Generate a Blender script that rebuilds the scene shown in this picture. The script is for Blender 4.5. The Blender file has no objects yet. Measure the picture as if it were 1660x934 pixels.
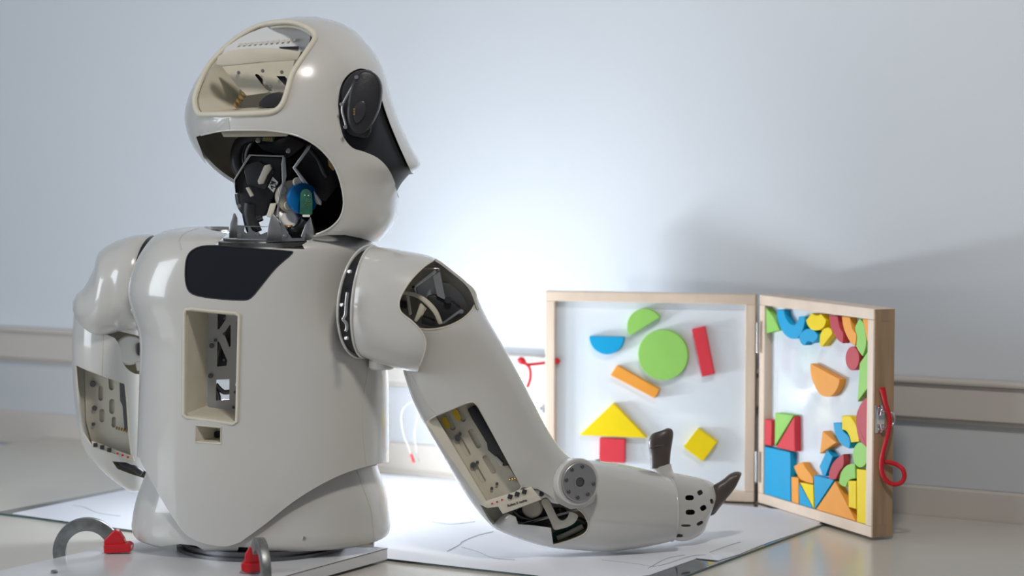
import bpy, bmesh, math, random
import numpy as np
from mathutils import Vector, Matrix
from mathutils.bvhtree import BVHTree
random.seed(7)
C = bpy.context.scene.collection
V = Vector

# ------------------------------------------------------------ camera
F = 3228.0; H = 0.497; PITCH = math.atan((467-255)/F)
cam_d = bpy.data.cameras.new('camera'); cam = bpy.data.objects.new('camera', cam_d); C.objects.link(cam)
cam.location = (0, 0, H); cam.rotation_euler = (math.pi/2-PITCH, 0, 0)
cam_d.sensor_width = 36; cam_d.lens = F/1660*36
cam_d.clip_start = .05; cam_d.clip_end = 50
cam_d.dof.use_dof = True; cam_d.dof.focus_distance = 2.42; cam_d.dof.aperture_fstop = 4.0
bpy.context.scene.camera = cam
# ------------------------------------------------------------ world, lights, exposure
sc = bpy.context.scene
w = bpy.data.worlds.new('world'); sc.world = w; w.use_nodes = True
bgn = w.node_tree.nodes['Background']; bgn.inputs[0].default_value = (.80, .87, 1, 1); bgn.inputs[1].default_value = .14
def area(name, loc, aim, sx, sy, e, col):
    l = bpy.data.lights.new(name, 'AREA'); l.shape = 'RECTANGLE'; l.size = sx; l.size_y = sy; l.energy = e; l.color = col
    o = bpy.data.objects.new(name, l); C.objects.link(o); o.location = loc
    o.rotation_euler = (V(aim)-V(loc)).to_track_quat('-Z', 'Y').to_euler(); return o
area('window_light', (-2.3, 1.45, .75), (-.1, 2.6, .25), 1.0, 1.1, 20, (.86, .93, 1))
area('ceiling_light', (.15, 1.2, 1.7), (-.1, 2.5, .25), .2, .2, 13, (1, .94, .86))
area('led_panel', (-.36, 2.86, .075), (.54, 2.41, .025), .12, .05, 3.3, (.86, .93, 1))
lp = bpy.data.lights.new('work_lamp', 'POINT'); lp.energy = 2.2; lp.color = (.88, .94, 1); lp.shadow_soft_size = .03
lo = bpy.data.objects.new('work_lamp', lp); C.objects.link(lo); lo.location = (-.405, 2.68, .24)
sc.view_settings.view_transform = 'Standard'; sc.view_settings.look = 'None'
sc.view_settings.gamma = 1; sc.view_settings.use_curve_mapping = False
sc.view_settings.exposure = 0.16

# ------------------------------------------------------------ pixel -> world
def ray(x, y):
    a, b = (x-830)/F, -(y-467)/F
    return V((a, math.cos(PITCH)+b*math.sin(PITCH), -math.sin(PITCH)+b*math.cos(PITCH)))
EYE = V((0, 0, H))
def W(x, y, Y): r = ray(x, y); return EYE + r*(Y/r.y)
def G(x, y, z=0): r = ray(x, y); return EYE + r*((z-H)/r.z)

# ------------------------------------------------------------ materials
def mat(name, col, rough=.5, metal=0, coat=0, bump=0, bscale=40, var=0, vscale=8, stretch=None, trans=0, spec=.5, alpha=1, sss=0):
    m = bpy.data.materials.new(name); m.use_nodes = True; n = m.node_tree.nodes; L = m.node_tree.links
    p = n['Principled BSDF']; p.inputs['Base Color'].default_value = (*col, 1)
    p.inputs['Roughness'].default_value = rough; p.inputs['Metallic'].default_value = metal
    p.inputs['Coat Weight'].default_value = coat; p.inputs['Coat Roughness'].default_value = .06
    p.inputs['Transmission Weight'].default_value = trans; p.inputs['Specular IOR Level'].default_value = spec
    p.inputs['Alpha'].default_value = alpha
    if sss:
        p.inputs['Subsurface Weight'].default_value = sss; p.inputs['Subsurface Radius'].default_value = (1, .95, .85); p.inputs['Subsurface Scale'].default_value = .005
    tc = n.new('ShaderNodeTexCoord'); mp = n.new('ShaderNodeMapping'); L.new(tc.outputs['Object'], mp.inputs[0])
    if stretch: mp.inputs['Scale'].default_value = stretch
    if var:
        t = n.new('ShaderNodeTexNoise'); t.inputs['Scale'].default_value = vscale; t.inputs['Detail'].default_value = 6
        L.new(mp.outputs[0], t.inputs[0]); r = n.new('ShaderNodeValToRGB')
        r.color_ramp.elements[0].color = (*[c*(1-var) for c in col], 1); r.color_ramp.elements[1].color = (*[min(1, c*(1+var*.6)) for c in col], 1)
        r.color_ramp.elements[0].position = .3; r.color_ramp.elements[1].position = .7
        L.new(t.outputs[0], r.inputs[0]); L.new(r.outputs[0], p.inputs['Base Color'])
    if bump:
        t = n.new('ShaderNodeTexNoise'); t.inputs['Scale'].default_value = bscale; t.inputs['Detail'].default_value = 4
        L.new(mp.outputs[0], t.inputs[0]); b = n.new('ShaderNodeBump'); b.inputs['Strength'].default_value = bump; b.inputs['Distance'].default_value = .002
        L.new(t.outputs[0], b.inputs['Height']); L.new(b.outputs[0], p.inputs['Normal'])
    return m
M = dict(
 white=mat('glossy_white_shell', (.60, .59, .565), .22, sss=.35, coat=.7, bump=.05, bscale=60, var=.03, vscale=6),
 inner=mat('shell_inner_nylon', (.60, .56, .47), .6, bump=.15, bscale=500),
 beige=mat('printed_nylon', (.64, .60, .50), .5, bump=.12, bscale=500, var=.06, vscale=30),
 blackg=mat('black_gloss', (.008, .009, .013), .12, coat=.8, bump=.12, bscale=30),
 black=mat('black_matte', (.018, .018, .022), .45, bump=.1, bscale=400),
 dark=mat('dark_plastic', (.03, .03, .035), .35),
 metal=mat('brushed_aluminium', (.55, .55, .55), .32, metal=1, bump=.08, bscale=200, stretch=(1, 1, 12)),
 dmetal=mat('dark_metal', (.16, .16, .17), .35, metal=.9),
 steel=mat('galvanised_steel', (.30, .31, .31), .42, metal=.85, var=.35, vscale=60, bump=.15, bscale=150),
 red=mat('red_plastic', (.55, .012, .02), .35, bump=.05, bscale=200),
 cord=mat('red_cord', (.62, .006, .02), .55, bump=.3, bscale=900),
 wood=mat('beech_wood', (.74, .60, .48), .5, var=.10, vscale=22, stretch=(1, 1, 1), bump=.08, bscale=150),
 woodv=mat('beech_wood_upright', (.74, .60, .48), .5, var=.13, vscale=90, stretch=(1, 1, .08), bump=.08, bscale=150),
 woodend=mat('beech_wood_side', (.40, .27, .16), .5, var=.22, vscale=120, stretch=(1, 1, .06), bump=.1, bscale=150),
 board=mat('whiteboard_sheet', (.74, .80, .86), .12, coat=.5),
 wall=mat('painted_wall', (.70, .745, .80), .75, bump=.12, bscale=160, var=.015, vscale=3),
 wallp=mat('wall_panel_paint', (.58, .60, .63), .7, bump=.15, bscale=120),
 duct=mat('cable_duct_plastic', (.60, .56, .52), .45, var=.02),
 table=mat('table_laminate', (.60, .57, .51), .24, bump=.03, bscale=60, var=.02),
 slab=mat('white_laminate', (.66, .67, .69), .2, var=.02),
 slabedge=mat('chipped_edge', (.16, .12, .10), .8),
 paper=mat('drawing_paper', (.74, .75, .80), .6, bump=.2, bscale=14, var=.02),
 pencil=mat('pencil_line', (.36, .38, .42), .8),
 glass=mat('dark_glass_plate', (.05, .065, .085), .05, coat=1),
 glassedge=mat('glass_edge', (.10, .20, .18), .15),
 floor=mat('floor_lino', (.12, .12, .12), .5),
 green=mat('circuit_board', (.02, .12, .075), .4, var=.3, vscale=200),
 bluep=mat('blue_anodised', (.0, .17, .50), .35, metal=.3),
 yel=mat('yellow_sticker', (.80, .55, .01), .4),
 label=mat('label_paper', (.75, .75, .74), .6),
 ink=mat('black_ink', (.02, .02, .02), .6),
 finger=mat('grey_brown_rubber', (.085, .066, .06), .38, bump=.25, bscale=70, var=.25, vscale=30),
 brass=mat('brass_contacts', (.6, .4, .15), .35, metal=1),
 clear=mat('clear_plastic', (.6, .6, .62), .3, alpha=.4),
)
PAINT = {k: mat('painted_wood_'+k, c, .5, spec=.3, bump=.08, bscale=150, var=.03, vscale=30) for k, c in dict(
 green=(.30, .62, .13), blue=(.0, .35, .66), yellow=(.88, .66, .0), red=(.70, .045, .065), orange=(.88, .36, .05), crimson=(.50, .05, .07)).items()}

# ------------------------------------------------------------ mesh helpers
def link(name, me, m, parent=None, smooth=None):
    o = bpy.data.objects.new(name, me); C.objects.link(o)
    if m is not None and not me.materials: me.materials.append(m)
    if smooth is not None:
        me.shade_smooth(); me.set_sharp_from_angle(angle=math.radians(smooth))
    if parent is not None:
        o.parent = parent
        q = parent; mw = Matrix()
        while q: mw = q.matrix_basis.copy() @ mw if q.parent is None else mw; q = q.parent
        o.matrix_parent_inverse = mw.inverted() if parent.parent is None else Matrix()
    return o
def tag(o, label=None, cat=None, group=None, kind=None):
    if label: o['label'] = label
    if cat: o['category'] = cat
    if group: o['group'] = group
    if kind: o['kind'] = kind
    return o
def thing(name, loc, label, cat, group=None):
    o = bpy.data.objects.new(name, None); C.objects.link(o); o.location = loc; o.empty_display_size = .02
    return tag(o, label, cat, group)
def from_bm(bm):
    bmesh.ops.recalc_face_normals(bm, faces=bm.faces); me = bpy.data.meshes.new('m'); bm.to_mesh(me); bm.free(); return me
def mesh(verts, faces):
    me = bpy.data.meshes.new('m'); me.from_pydata([tuple(v) for v in verts], [], faces)
    bm = bmesh.new(); bm.from_mesh(me); bmesh.ops.recalc_face_normals(bm, faces=bm.faces); bm.to_mesh(me); bm.free(); return me
def bevel_me(me, r, seg=2, ang=40):
    bm = bmesh.new(); bm.from_mesh(me)
    es = [e for e in bm.edges if len(e.link_faces) == 2 and e.calc_face_angle(0) > math.radians(ang)]
    bmesh.ops.bevel(bm, geom=es, offset=r, segments=seg, affect='EDGES', profile=.5, clamp_overlap=True)
    bm.to_mesh(me); bm.free(); return me
def prism_w(pts, vec, bev=0, seg=2):
    """world polygon extruded by vec"""
    n = len(pts); vs = list(pts)+[p+V(vec) for p in pts]
    fs = [tuple(range(n)), tuple(range(2*n-1, n-1, -1))]+[(i, (i+1) % n, n+(i+1) % n, n+i) for i in range(n)]
    me = mesh(vs, fs)
    return bevel_me(me, bev, seg) if bev else me
def pp(pts, Y, depth, bev=0, dx=0, dz=0):
    """pixel polygon at distance Y (number or function of pixel) extruded away by depth"""
    f = Y if callable(Y) else (lambda x, y: Y)
    return prism_w([W(x, y, f(x, y)) for x, y in pts], (dx, depth, dz), bev)
def frustum(pts, Y0, Y1):
    n = len(pts); vs = [W(x, y, Y0) for x, y in pts]+[W(x, y, Y1) for x, y in pts]
    fs = [tuple(range(n)), tuple(range(2*n-1, n-1, -1))]+[(i, (i+1) % n, n+(i+1) % n, n+i) for i in range(n)]
    return mesh(vs, fs)
def box(c, s, rot=None, bev=0):
    bm = bmesh.new(); bmesh.ops.create_cube(bm, size=1)
    m = Matrix.Translation(c) @ (rot.to_matrix().to_4x4() if rot is not None else Matrix()) @ Matrix.Diagonal((*s, 1))
    bm.transform(m); me = from_bm(bm); return bevel_me(me, bev) if bev else me
def join(mes):
    bm = bmesh.new()
    for me in mes: bm.from_mesh(me)
    me = bpy.data.meshes.new('m'); bm.to_mesh(me); bm.free(); return me
def smooth_closed(pts, k=4, closed=True):
    n = len(pts); out = []
    rng = range(n) if closed else range(n-1)
    for i in rng:
        g = (lambda j: V(pts[j % n])) if closed else (lambda j: V(pts[min(max(j, 0), n-1)]))
        a, b, c, d = g(i-1), g(i), g(i+1), g(i+2)
        for s in range(k):
            t = s/k; out.append(.5*((2*b)+(c-a)*t+(2*a-5*b+4*c-d)*t*t+(3*b-a-3*c+d)*t**3))
    if not closed: out.append(V(pts[-1]))
    return out
def sm2(pts, k=4, closed=True): return [(p.x, p.y) for p in smooth_closed([(x, y, 0) for x, y in pts], k, closed)]
def tube(pts, r, sides=10, closed=False, k=5, sm=True):
    sides = max(sides, 16) if sides >= 8 else sides
    P = smooth_closed(pts, k, closed) if sm else [V(p) for p in pts]
    n = len(P); rr = (lambda i: r(i/(n-1))) if callable(r) else (lambda i: r)
    vs = []; up = None
    for i in range(n):
        if closed: t = P[(i+1) % n]-P[i-1]
        else: t = P[min(i+1, n-1)]-P[max(i-1, 0)]
        t = t.normalized() if t.length > 1e-9 else V((1, 0, 0))
        if up is None: up = t.orthogonal().normalized()
        up = (up-t*up.dot(t)).normalized(); s = t.cross(up)
        for j in range(sides):
            a = 2*math.pi*j/sides; vs.append(P[i]+(up*math.cos(a)+s*math.sin(a))*rr(i))
    fs = []
    for i in range(n if closed else n-1):
        for j in range(sides):
            a = i*sides+j; b = i*sides+(j+1) % sides; c = ((i+1) % n)*sides
            fs.append((a, b, c+(j+1) % sides, c+j))
    if not closed: fs += [tuple(range(sides)), tuple(range((n-1)*sides, n*sides))]
    return mesh(vs, fs)
def lathe(c, axis, prof, seg=40):
    """prof: list (radius, height along axis)"""
    seg = max(seg, 18); ax = V(axis).normalized(); u = ax.orthogonal().normalized(); v = ax.cross(u); c = V(c); vs = []; fs = []
    for r, h in prof:
        for j in range(seg):
            a = 2*math.pi*j/seg; vs.append(c+ax*h+(u*math.cos(a)+v*math.sin(a))*r)
    for i in range(len(prof)-1):
        for j in range(seg): fs.append((i*seg+j, i*seg+(j+1) % seg, (i+1)*seg+(j+1) % seg, (i+1)*seg+j))
    fs += [tuple(range(seg)), tuple(range((len(prof)-1)*seg, len(prof)*seg))]
    return mesh(vs, fs)
def disc(c, axis, r, h, bev=.0008, seg=36): return lathe(c, axis, [(r-bev, 0), (r, bev), (r, h-bev), (r-bev, h)], seg)
def loft(keys, m=5, N=72, inflate=0, caps=(True, True)):
    """keys: (lx,ly,rx,ry,Y,near,far,sx,sz,n) silhouette pixel pairs at depth Y, smoothly joined"""
    K = np.array([list(k)+[0]*(10-len(k)) if len(k) < 10 else k for k in keys], float)
    K[:, 9] = np.where(K[:, 9] == 0, 2.2, K[:, 9])
    R = []
    for i in range(len(K)-1):
        a, b, c, d = K[max(i-1, 0)], K[i], K[i+1], K[min(i+2, len(K)-1)]
        for s in range(m):
            t = s/m; R.append(.5*((2*b)+(c-a)*t+(2*a-5*b+4*c-d)*t*t+(3*b-a-3*c+d)*t**3))
    R.append(K[-1]); vs = []; fs = []
    for k in R:
        p, q = W(k[0], k[1], k[4]), W(k[2], k[3], k[4]); c = (p+q)/2; A = (q-p)/2
        A += A.normalized()*inflate if A.length > 1e-6 else A
        vd = ray((k[0]+k[2])/2, (k[1]+k[3])/2).normalized(); an = A.normalized(); vd = (vd-an*vd.dot(an)).normalized()
        dn, df = max(k[5], 1e-4)+inflate, max(k[6], 1e-4)+inflate; sk = V((k[7], 0, k[8])); e = 2/k[9]
        for j in range(N):
            t = 2*math.pi*j/N; cs, sn = math.cos(t), math.sin(t)
            cs = math.copysign(abs(cs)**e, cs); sp = abs(sn)**e
            B = (-vd*dn+sk) if sn >= 0 else (vd*df-sk*(df/dn))
            vs.append(c+A*cs+B*sp)
    for i in range(len(R)-1):
        for j in range(N): fs.append((i*N+j, i*N+(j+1) % N, (i+1)*N+(j+1) % N, (i+1)*N+j))
    if caps[0]: fs.append(tuple(range(N)))
    if caps[1]: fs.append(tuple(range((len(R)-1)*N, len(R)*N)))
    me = mesh(vs, fs); return me
def evalme(o):
    dg = bpy.context.evaluated_depsgraph_get(); dg.update()
    return bpy.data.meshes.new_from_object(o.evaluated_get(dg))
def solid(me, th):
    o = bpy.data.objects.new('t', me); C.objects.link(o)
    s = o.modifiers.new('s', 'SOLIDIFY'); s.thickness = th; s.offset = -1; s.use_even_offset = False
    r = evalme(o); bpy.data.objects.remove(o); return r
def boolean(me, cutters, op='DIFFERENCE'):
    o = bpy.data.objects.new('t', me); C.objects.link(o); cs = []
    for c in cutters:
        q = bpy.data.objects.new('c', c); C.objects.link(q); cs.append(q)
        b = o.modifiers.new('b', 'BOOLEAN'); b.operation = op; b.object = q; b.solver = 'EXACT'
    r = evalme(o)
    for q in cs+[o]: bpy.data.objects.remove(q)
    return r
def bvh(me): return BVHTree.FromPolygons([v.co.copy() for v in me.vertices], [tuple(p.vertices) for p in me.polygons])
def hit(tree, x, y, off=0):
    r = ray(x, y).normalized(); p, n, i, d = tree.ray_cast(EYE, r)
    if p is None: return None
    if n.dot(r) > 0: n = -n
    return p+n*off
def on(tree, pts, off=0): return [q for q in (hit(tree, x, y, off) for x, y in pts) if q is not None]
def shell(keys, th, cuts, caps=(True, True), m=5, extra=None):
    me = loft(keys, m=m, caps=(True, True)); tr = bvh(me)
    # open ends where a cap is not wanted
    if not (caps[0] and caps[1]): me2 = loft(keys, m=m, caps=caps)
    else: me2 = me
    s = solid(me2, th)
    if cuts: s = boolean(s, [frustum(p, a, b) for p, a, b in cuts])
    return s, tr

# ============================================================ setting
n_w = V((.489, .873, 0)); n_w.normalize(); d_w = 2.6829
t_w = V((-n_w.y, n_w.x, 0))    # along the wall, to the left and away
def wallp(s, d=0, z=0): return n_w*(d_w-d)+t_w*s+V((0, 0, z))
def wall_box(name, s0, s1, d0, d1, z0, z1, m, bev=0):
    P = [wallp(s0, d0, z0), wallp(s1, d0, z0), wallp(s1, d1, z0), wallp(s0, d1, z0)]
    o = link(name, prism_w(P, (0, 0, z1-z0), bev), m); o['kind'] = 'structure'; return o
wall_box('wall_back', -2.5, 5, -.1, 0, -.75, 2.6, M['wall'])
wall_box('trim_1', -2.5, 5, .0, .022, .138, .186, M['duct'], .002)
wall_box('trim_2', -2.5, 5, .0, .030, .186, .194, M['duct'], .003)
wall_box('trim_3', -2.5, 5, .0, .014, .131, .138, M['duct'], .002)
wall_box('trim_4', -2.5, 5, .0, .006, .041, .131, M['wallp'], .001)
wall_box('baseboard_back', -2.5, 5, .0, .012, -.02, .041, M['duct'], .003)
fl = link('floor', box((0, 2, -.76), (9, 9, .02)), M['floor']); fl['kind'] = 'structure'

def polyprism(pts, z0, z1, bev=0): return prism_w([V((p[0], p[1], z0)) for p in pts], (0, 0, z1-z0), bev)
tb = thing('table', (0, 2.4, -.75), 'wide cream laminate table along the wall carrying the robot and boards', 'table')
a = wallp(-2.2, .013); b = V((-.834, 3.516, 0))
b = b-n_w*(b.dot(n_w)-(d_w-.013)); ldir = (V((-.885, 3.418, 0))-V((-.834, 3.516, 0))).normalized()
cpt = b+ldir*3.0
link('tabletop', polyprism([a, b, cpt, V((a.x, cpt.y, 0))], -.03, 0, .002), M['table'], tb)
for (x, y) in ((-1.0, 2.8), (1.3, 2.1), (-1.6, 1.4), (1.3, 1.2)):
    link('leg', box((x, y, -.39), (.05, .05, .72)), M['dmetal'], tb)

# glass plate and paper
Fc, Rc, Bc, Lc = V((.162, 2.263, 0)), V((.475, 2.746, 0)), V((-.40, 3.22, 0)), V((-.722, 2.748, 0))
def ins(p, q, r, t, a=0): return p
gp = thing('glass_plate', (0, 2.7, 0), 'large dark glass plate lying on the table beneath the white drawing sheet', 'plate')
link('pane', polyprism([Fc, Rc, Bc, Lc], .0012, .0030, .0004), M['glass'], gp)
tag(link('edge', polyprism([Fc+V((0, -.001, 0)), Rc+V((.001, 0, 0)), Bc, Lc+V((-.001, 0, 0))], .0000, .0012), M['glassedge'], gp), 'greenish glass edge')
pz = .0031
paper_px = [(640, 907.5), (760, 921), (860, 932.0), (960, 945), (1053, 933), (1130, 906), (1166, 909), (1199, 899), (1225, 888), (1249, 879), (1294, 864), (1324, 853)]
pts = [G(x, y, pz) for x, y in paper_px]+[Rc+V((-.035, -.01, pz)), Bc+V((.03, -.05, pz)), G(232, 789, pz), G(150, 806, pz), G(20, 833, pz), G(120, 847.5, pz), G(228, 861.5, pz)]
pp_ = thing('drawing_sheet', (-.2, 2.7, pz), 'large white sheet of paper with faint pencil lines under the robot hand', 'paper')
me = prism_w(pts, (0, 0, .0006)); link('sheet', me, M['paper'], pp_)
tag(link('folded_corner', prism_w([G(1127, 905, pz+.001), G(1166, 909, pz+.001), G(1176, 901, .012), G(1150, 899, .006)], (0, 0, .0004)), M['paper'], pp_), 'curled torn corner')
lines = [[(725, 894), (745, 883), (750, 878), (775, 868), (800, 862)], [(748, 887), (775, 895), (800, 905), (835, 908)], [(975, 908), (1030, 914), (1065, 918), (1120, 902), (1150, 900)], [(1150, 896), (1180, 885), (1200, 879)],
         [(118, 820), (135, 822), (160, 832), (195, 837)], [(700, 846), (730, 850), (770, 846)], [(1050, 922), (1080, 906), (1110, 900)]]
lm = []
for L_ in lines: lm.append(tube([G(x, y, pz+.0007) for x, y in L_], .0005, 4))
tag(link('pencil_lines', join(lm), M['pencil'], pp_), 'thin wandering pencil lines', kind='stuff')

# ============================================================ robot
ROB = thing('robot', (-.31, 2.44, .018), 'white glossy humanoid robot upper body seen from behind, standing on a white slab', 'robot')
def part(name, me, m, parent=None, label=None, smooth=25, kind=None):
    o = link(name, me, m, parent or ROB, smooth)
    if label: o['label'] = label
    if kind: o['kind'] = kind
    return o
def screw(tree, x, y, r, parent, m='dmetal', name='screw', off=.0005):
    p = hit(tree, x, y) if tree else None
    if p is None: return
    d = -ray(x, y).normalized()
    part(name, join([disc(p-d*.001, d, r, .002, .0004, 14), disc(p+d*.0010, d, r*.45, .0004, .0001, 6)]), M[m], parent)

# ---------------- head
HK = [(480,27,513,27,2.44,.012,.012),(447,33,546,35,2.44,.045,.045),(411,46,572,48,2.44,.070,.07),(380,66,592,68,2.44,.09,.09),(350,92,612,94,2.44,.105,.105),
      (326,122,624,122,2.44,.115,.115),(310,152,632,152,2.44,.12,.12),(302,188,643,186,2.44,.122,.12),(308,222,657,218,2.44,.12,.12),(322,248,670,244,2.44,.115,.115),
      (340,270,682,268,2.44,.11,.11),(362,288,669,284,2.44,.108,.105),(385,302,656,300,2.44,.107,.1),(422,326,646,322,2.44,.105,.095),(442,350,643,348,2.44,.10,.09),(455,373,634,370,2.44,.095,.085),(470,392,616,392,2.44,.085,.075)]
ear_cut = sm2([(548,170),(550,150),(556,132),(568,118),(585,111),(603,116)],3,False)+sm2([(612,135),(620,165),(632,200),(650,243),(667,280)],3,False)+[(690,290),(700,330),(650,324)]+sm2([(645,320),(640,296),(629,273),(612,256),(590,246),(572,240),(558,224),(551,200)],3,False)
win = sm2([(316,168),(318,150),(334,113),(354,88),(384,62),(420,42),(452,36),(478,37),(500,46),(510,56),(509,66),(490,94),(474,120),(465,150),(457,170),(443,181),(414,184),(335,186),(321,183)],3)
low_cut = [(318,222)]+sm2([(326,219),(360,212),(400,211),(440,212),(485,221),(520,242),(545,275),(557,320),(553,350),(535,370),(508,382)],4,False)+[(505,440),(300,440),(290,300),(335,268)]
hs, htree = shell(HK, .004, [([(495,386),(530,381),(560,381),(585,386),(600,391),(625,400),(640,430),(495,430)],1.9,2.8),(ear_cut,1.9,2.46),(win,1.9,2.46),(low_cut,1.9,2.45),([(658,284),(674,281),(700,300),(690,345),(649,327),(640,300)],1.9,2.8)], m=5)
head = part('head_shell', hs, M['white'], label='glossy white helmet-like head shell with openings')
# black face body inside
fs_ = boolean(solid(loft(HK[3:-1], m=5, inflate=-.0055), .003), [frustum([(250,40),(552,40),(548,118),(551,230),(557,250),(562,330),(560,400),(250,400)],1.9,2.47), frustum([(250,0),(392,0),(392,420),(250,420)],1.9,2.8), frustum([(380,40),(640,40),(640,108),(380,108)],1.9,2.8)])
part('face_panel', fs_, mat('face_black', (.02,.021,.026), .5, spec=.25), head, 'black face and cheek panel inside the head shell')
# frame tubes
part('window_frame', tube(on(htree, win, .000), .0034, 10, True, 1), M['beige'], head, 'cream printed frame of the head window')
E0 = (.035, .06, -.006)
def tunnel(pts, vec, th, shrink=1.0):
    c = sum(pts, V())/len(pts); q = [c+(p-c)*shrink+V(vec) for p in pts]; n = len(pts)
    me = mesh(list(pts)+q, [(i, (i+1) % n, n+(i+1) % n, n+i) for i in range(n)])
    return solid(me, th)
wp = on(htree, win, -.004)
part('window_recess', tunnel(wp, (.030, .055, .0), .0025, .86), M['beige'], head, 'cream walls of the recess in the head')
part('window_shelf', pp(sm2([(353,92),(372,82),(410,78),(445,78),(470,81),(488,84)],3,False)+[(482,97),(455,99),(420,101),(385,105),(362,107),(350,105)], lambda x,y: 2.352+(y-80)*.0002, .004, .001), M['beige'], head, 'cream curved shelf across the head window')
part('upper_panel', pp(sm2([(356,88),(388,62),(424,46),(452,42),(478,43),(498,52),(503,62),(490,84),(440,79),(400,80)],2), lambda x,y: 2.400-(y-80)*.0002, .003), M['slab'], head, 'grey translucent cover panel with faint embossed marks')
for i, x in enumerate(range(385, 480, 9)):
    part('embossed_mark', pp([(x,75-(x-385)*.09),(x+4,74-(x-385)*.09),(x+5,70-(x-385)*.09),(x+1,71-(x-385)*.09)], 2.3993, .002), M['beige'], head)
part('slot', pp([(452,76),(484,75),(484,80),(478,80),(455,79)], 2.396, .003), M['black'], head, 'black slot')
bp = boolean(pp([(360,108),(478,96),(462,160),(436,150),(400,155),(385,140)], lambda x,y: 2.385+(x-360)*.0001, .003), [pp(q, 2.3, .2) for q in (
    sm2([(397,116),(403,116),(424,140),(424,143),(416,141),(400,121)],2), [(432,118),(446,118),(462,135),(447,134)], [(468,114),(476,114),(472,122),(469,120)])])
part('backing_plate', bp, M['beige'], head, 'grey plate with slots at the back of the recess')
part('recess_back', pp([(350,100),(500,90),(480,180),(345,185)], 2.425, .002), M['beige'], head)
for q in ([(396,116),(424,118),(426,145),(402,138)], [(430,116),(463,118),(464,138),(440,136)]):
    part('dark_cavity', pp(q, 2.40, .01), M['black'], head)
part('motor_in_recess', pp(sm2([(419,172),(425,160),(440,151),(462,150),(458,166),(446,174)],2), 2.37, .03, .001), M['black'], head, 'black motor at the corner of the recess')
for x, y in ((387,118),(457,117),(439,140),(426,115)): part('screw', disc(W(x,y,2.384), (0,-1,0), .0022, .0015, .0003, 14), M['metal'], head)
for i in range(4):
    part('spring', lathe(W(381+i*4, 172-i*6, 2.372), (1,-.2,.6), [(.003,0),(.0045,.0012),(.003,.0026)], 14), M['brass'], head)
# lower opening trim
part('opening_edge', tube(on(htree, low_cut[1:-5], 0), .0012, 8, False, 1), M['white'], head)
part('joint_plate', prism_w(on(htree, [(319,193),(332,193),(345,192),(358,192),(371,191),(373,211),(360,211),(345,214),(332,218),(324,219)], .0008), (0,.003,0), .0004), M['white'], head, 'small white plate joint below the head window')
part('crossbar', pp([(356,209),(372,212),(430,211),(468,215),(465,221),(385,222),(362,222)], 2.36, .008, .001), M['beige'], head, 'cream crossbar inside the head')
part('ring_band', tube([W(x,y,2.42) for x,y in ((430,222),(398,225),(384,242),(384,268),(396,288),(412,300))], .007, 12), M['black'], head, 'black curved band')
part('ring_band', tube([W(x,y,2.43) for x,y in ((408,228),(399,245),(398,262),(405,280))], .004, 12), M['metal'], head)
# ear
part('ear_socket', pp(sm2([(552,172),(556,140),(570,120),(590,113),(606,125),(600,215),(580,222),(560,212)],3), 2.338, .02, .002), M['black'], head, 'black recess round the ear')
ear = part('ear_cup', pp(sm2([(588,114),(606,118),(616,132),(618,150),(614,175),(603,200),(594,212),(582,217),(570,211),(562,190),(565,152),(575,126)],3), lambda x,y: 2.318+(x-560)*.0001, .03, .004), M['black'], head, 'black oval ear cup', 60)
part('ear_button', pp(sm2([(580,166),(590,164),(594,176),(588,192),(578,200),(573,190),(574,175)],3), 2.316, .006, .0015), M['dark'], head)
for i in range(3): part('ear_pin', disc(W(574.5,181-0,2.316)+V((0,0,(i-1)*.0028)), (0,-1,0), .0012, .0012, .0002, 10), M['brass'], head)
part('ear_wire', tube([W(x,y,2.322) for x,y in ((585,128),(577,132),(566,150),(557,167),(555,180),(560,200),(561,206))], .0016, 8), M['metal'], head, 'silver wire round the ear cup')
for x, y in ((578,125),(554,169),(560,206)): part('screw', disc(W(x,y,2.319), (0,-1,0), .0022, .002, .0004, 12), M['metal'], head)
# glints of mechanism at right of the opening
part('motor_housing', pp([(498,232),(520,240),(545,268),(550,300),(528,328),(508,318),(478,272)], 2.43, .04, .002), M['black'], head, 'black motor housing at the jaw')
part('motor_bracket', pp([(474,272),(498,238),(505,234),(502,242),(480,272),(522,326),(521,333),(514,331)], 2.395, .006, .0008), M['metal'], head, 'bent metal motor bracket')
part('cable', tube([W(x,y,2.41) for x,y in ((500,240),(515,258),(525,280),(530,287))], .0035, 8), M['dark'], head)
part('contact_strip', pp([(531,258),(540,257),(545,270),(540,277),(533,270)], 2.42, .004), M['brass'], head)

# ---------------- neck mechanism
neck = part('neck_plate', lathe(W(426,394,2.44), (0,0,1), [(.020,-.010),(.062,-.010),(.062,-.004),(.054,-.003),(.054,.002),(.048,.003),(.048,.006),(.02,.006)], 64), M['metal'], label='stacked round metal plates at the neck')
def c2(x, y): return (280+x/3.736, 180+y/3.736)
def c2s(*a): return [c2(x, y) for x, y in a]
part('servo', pp(c2s((378,430),(472,272),(660,282),(655,425),(600,545),(555,640),(440,640),(396,545)), 2.405, .05, .003), M['black'], neck, 'black servo housing')
part('servo', pp(c2s((420,330),(520,300),(620,360),(560,480),(450,450)), 2.400, .01, .002), M['dark'], neck)
part('servo', pp(c2s((505,190),(620,180),(700,150),(815,200),(700,290),(545,240)), 2.43, .04, .002), M['black'], neck, 'black upper servo behind the crossbar')
part('bracket', pp(c2s((462,262),(676,268),(680,285),(655,330),(664,278),(472,272),(378,420),(380,500),(372,440),(370,415)), 2.398, .03, .0005), M['metal'], neck, 'bent sheet metal bracket round the servo')
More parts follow.
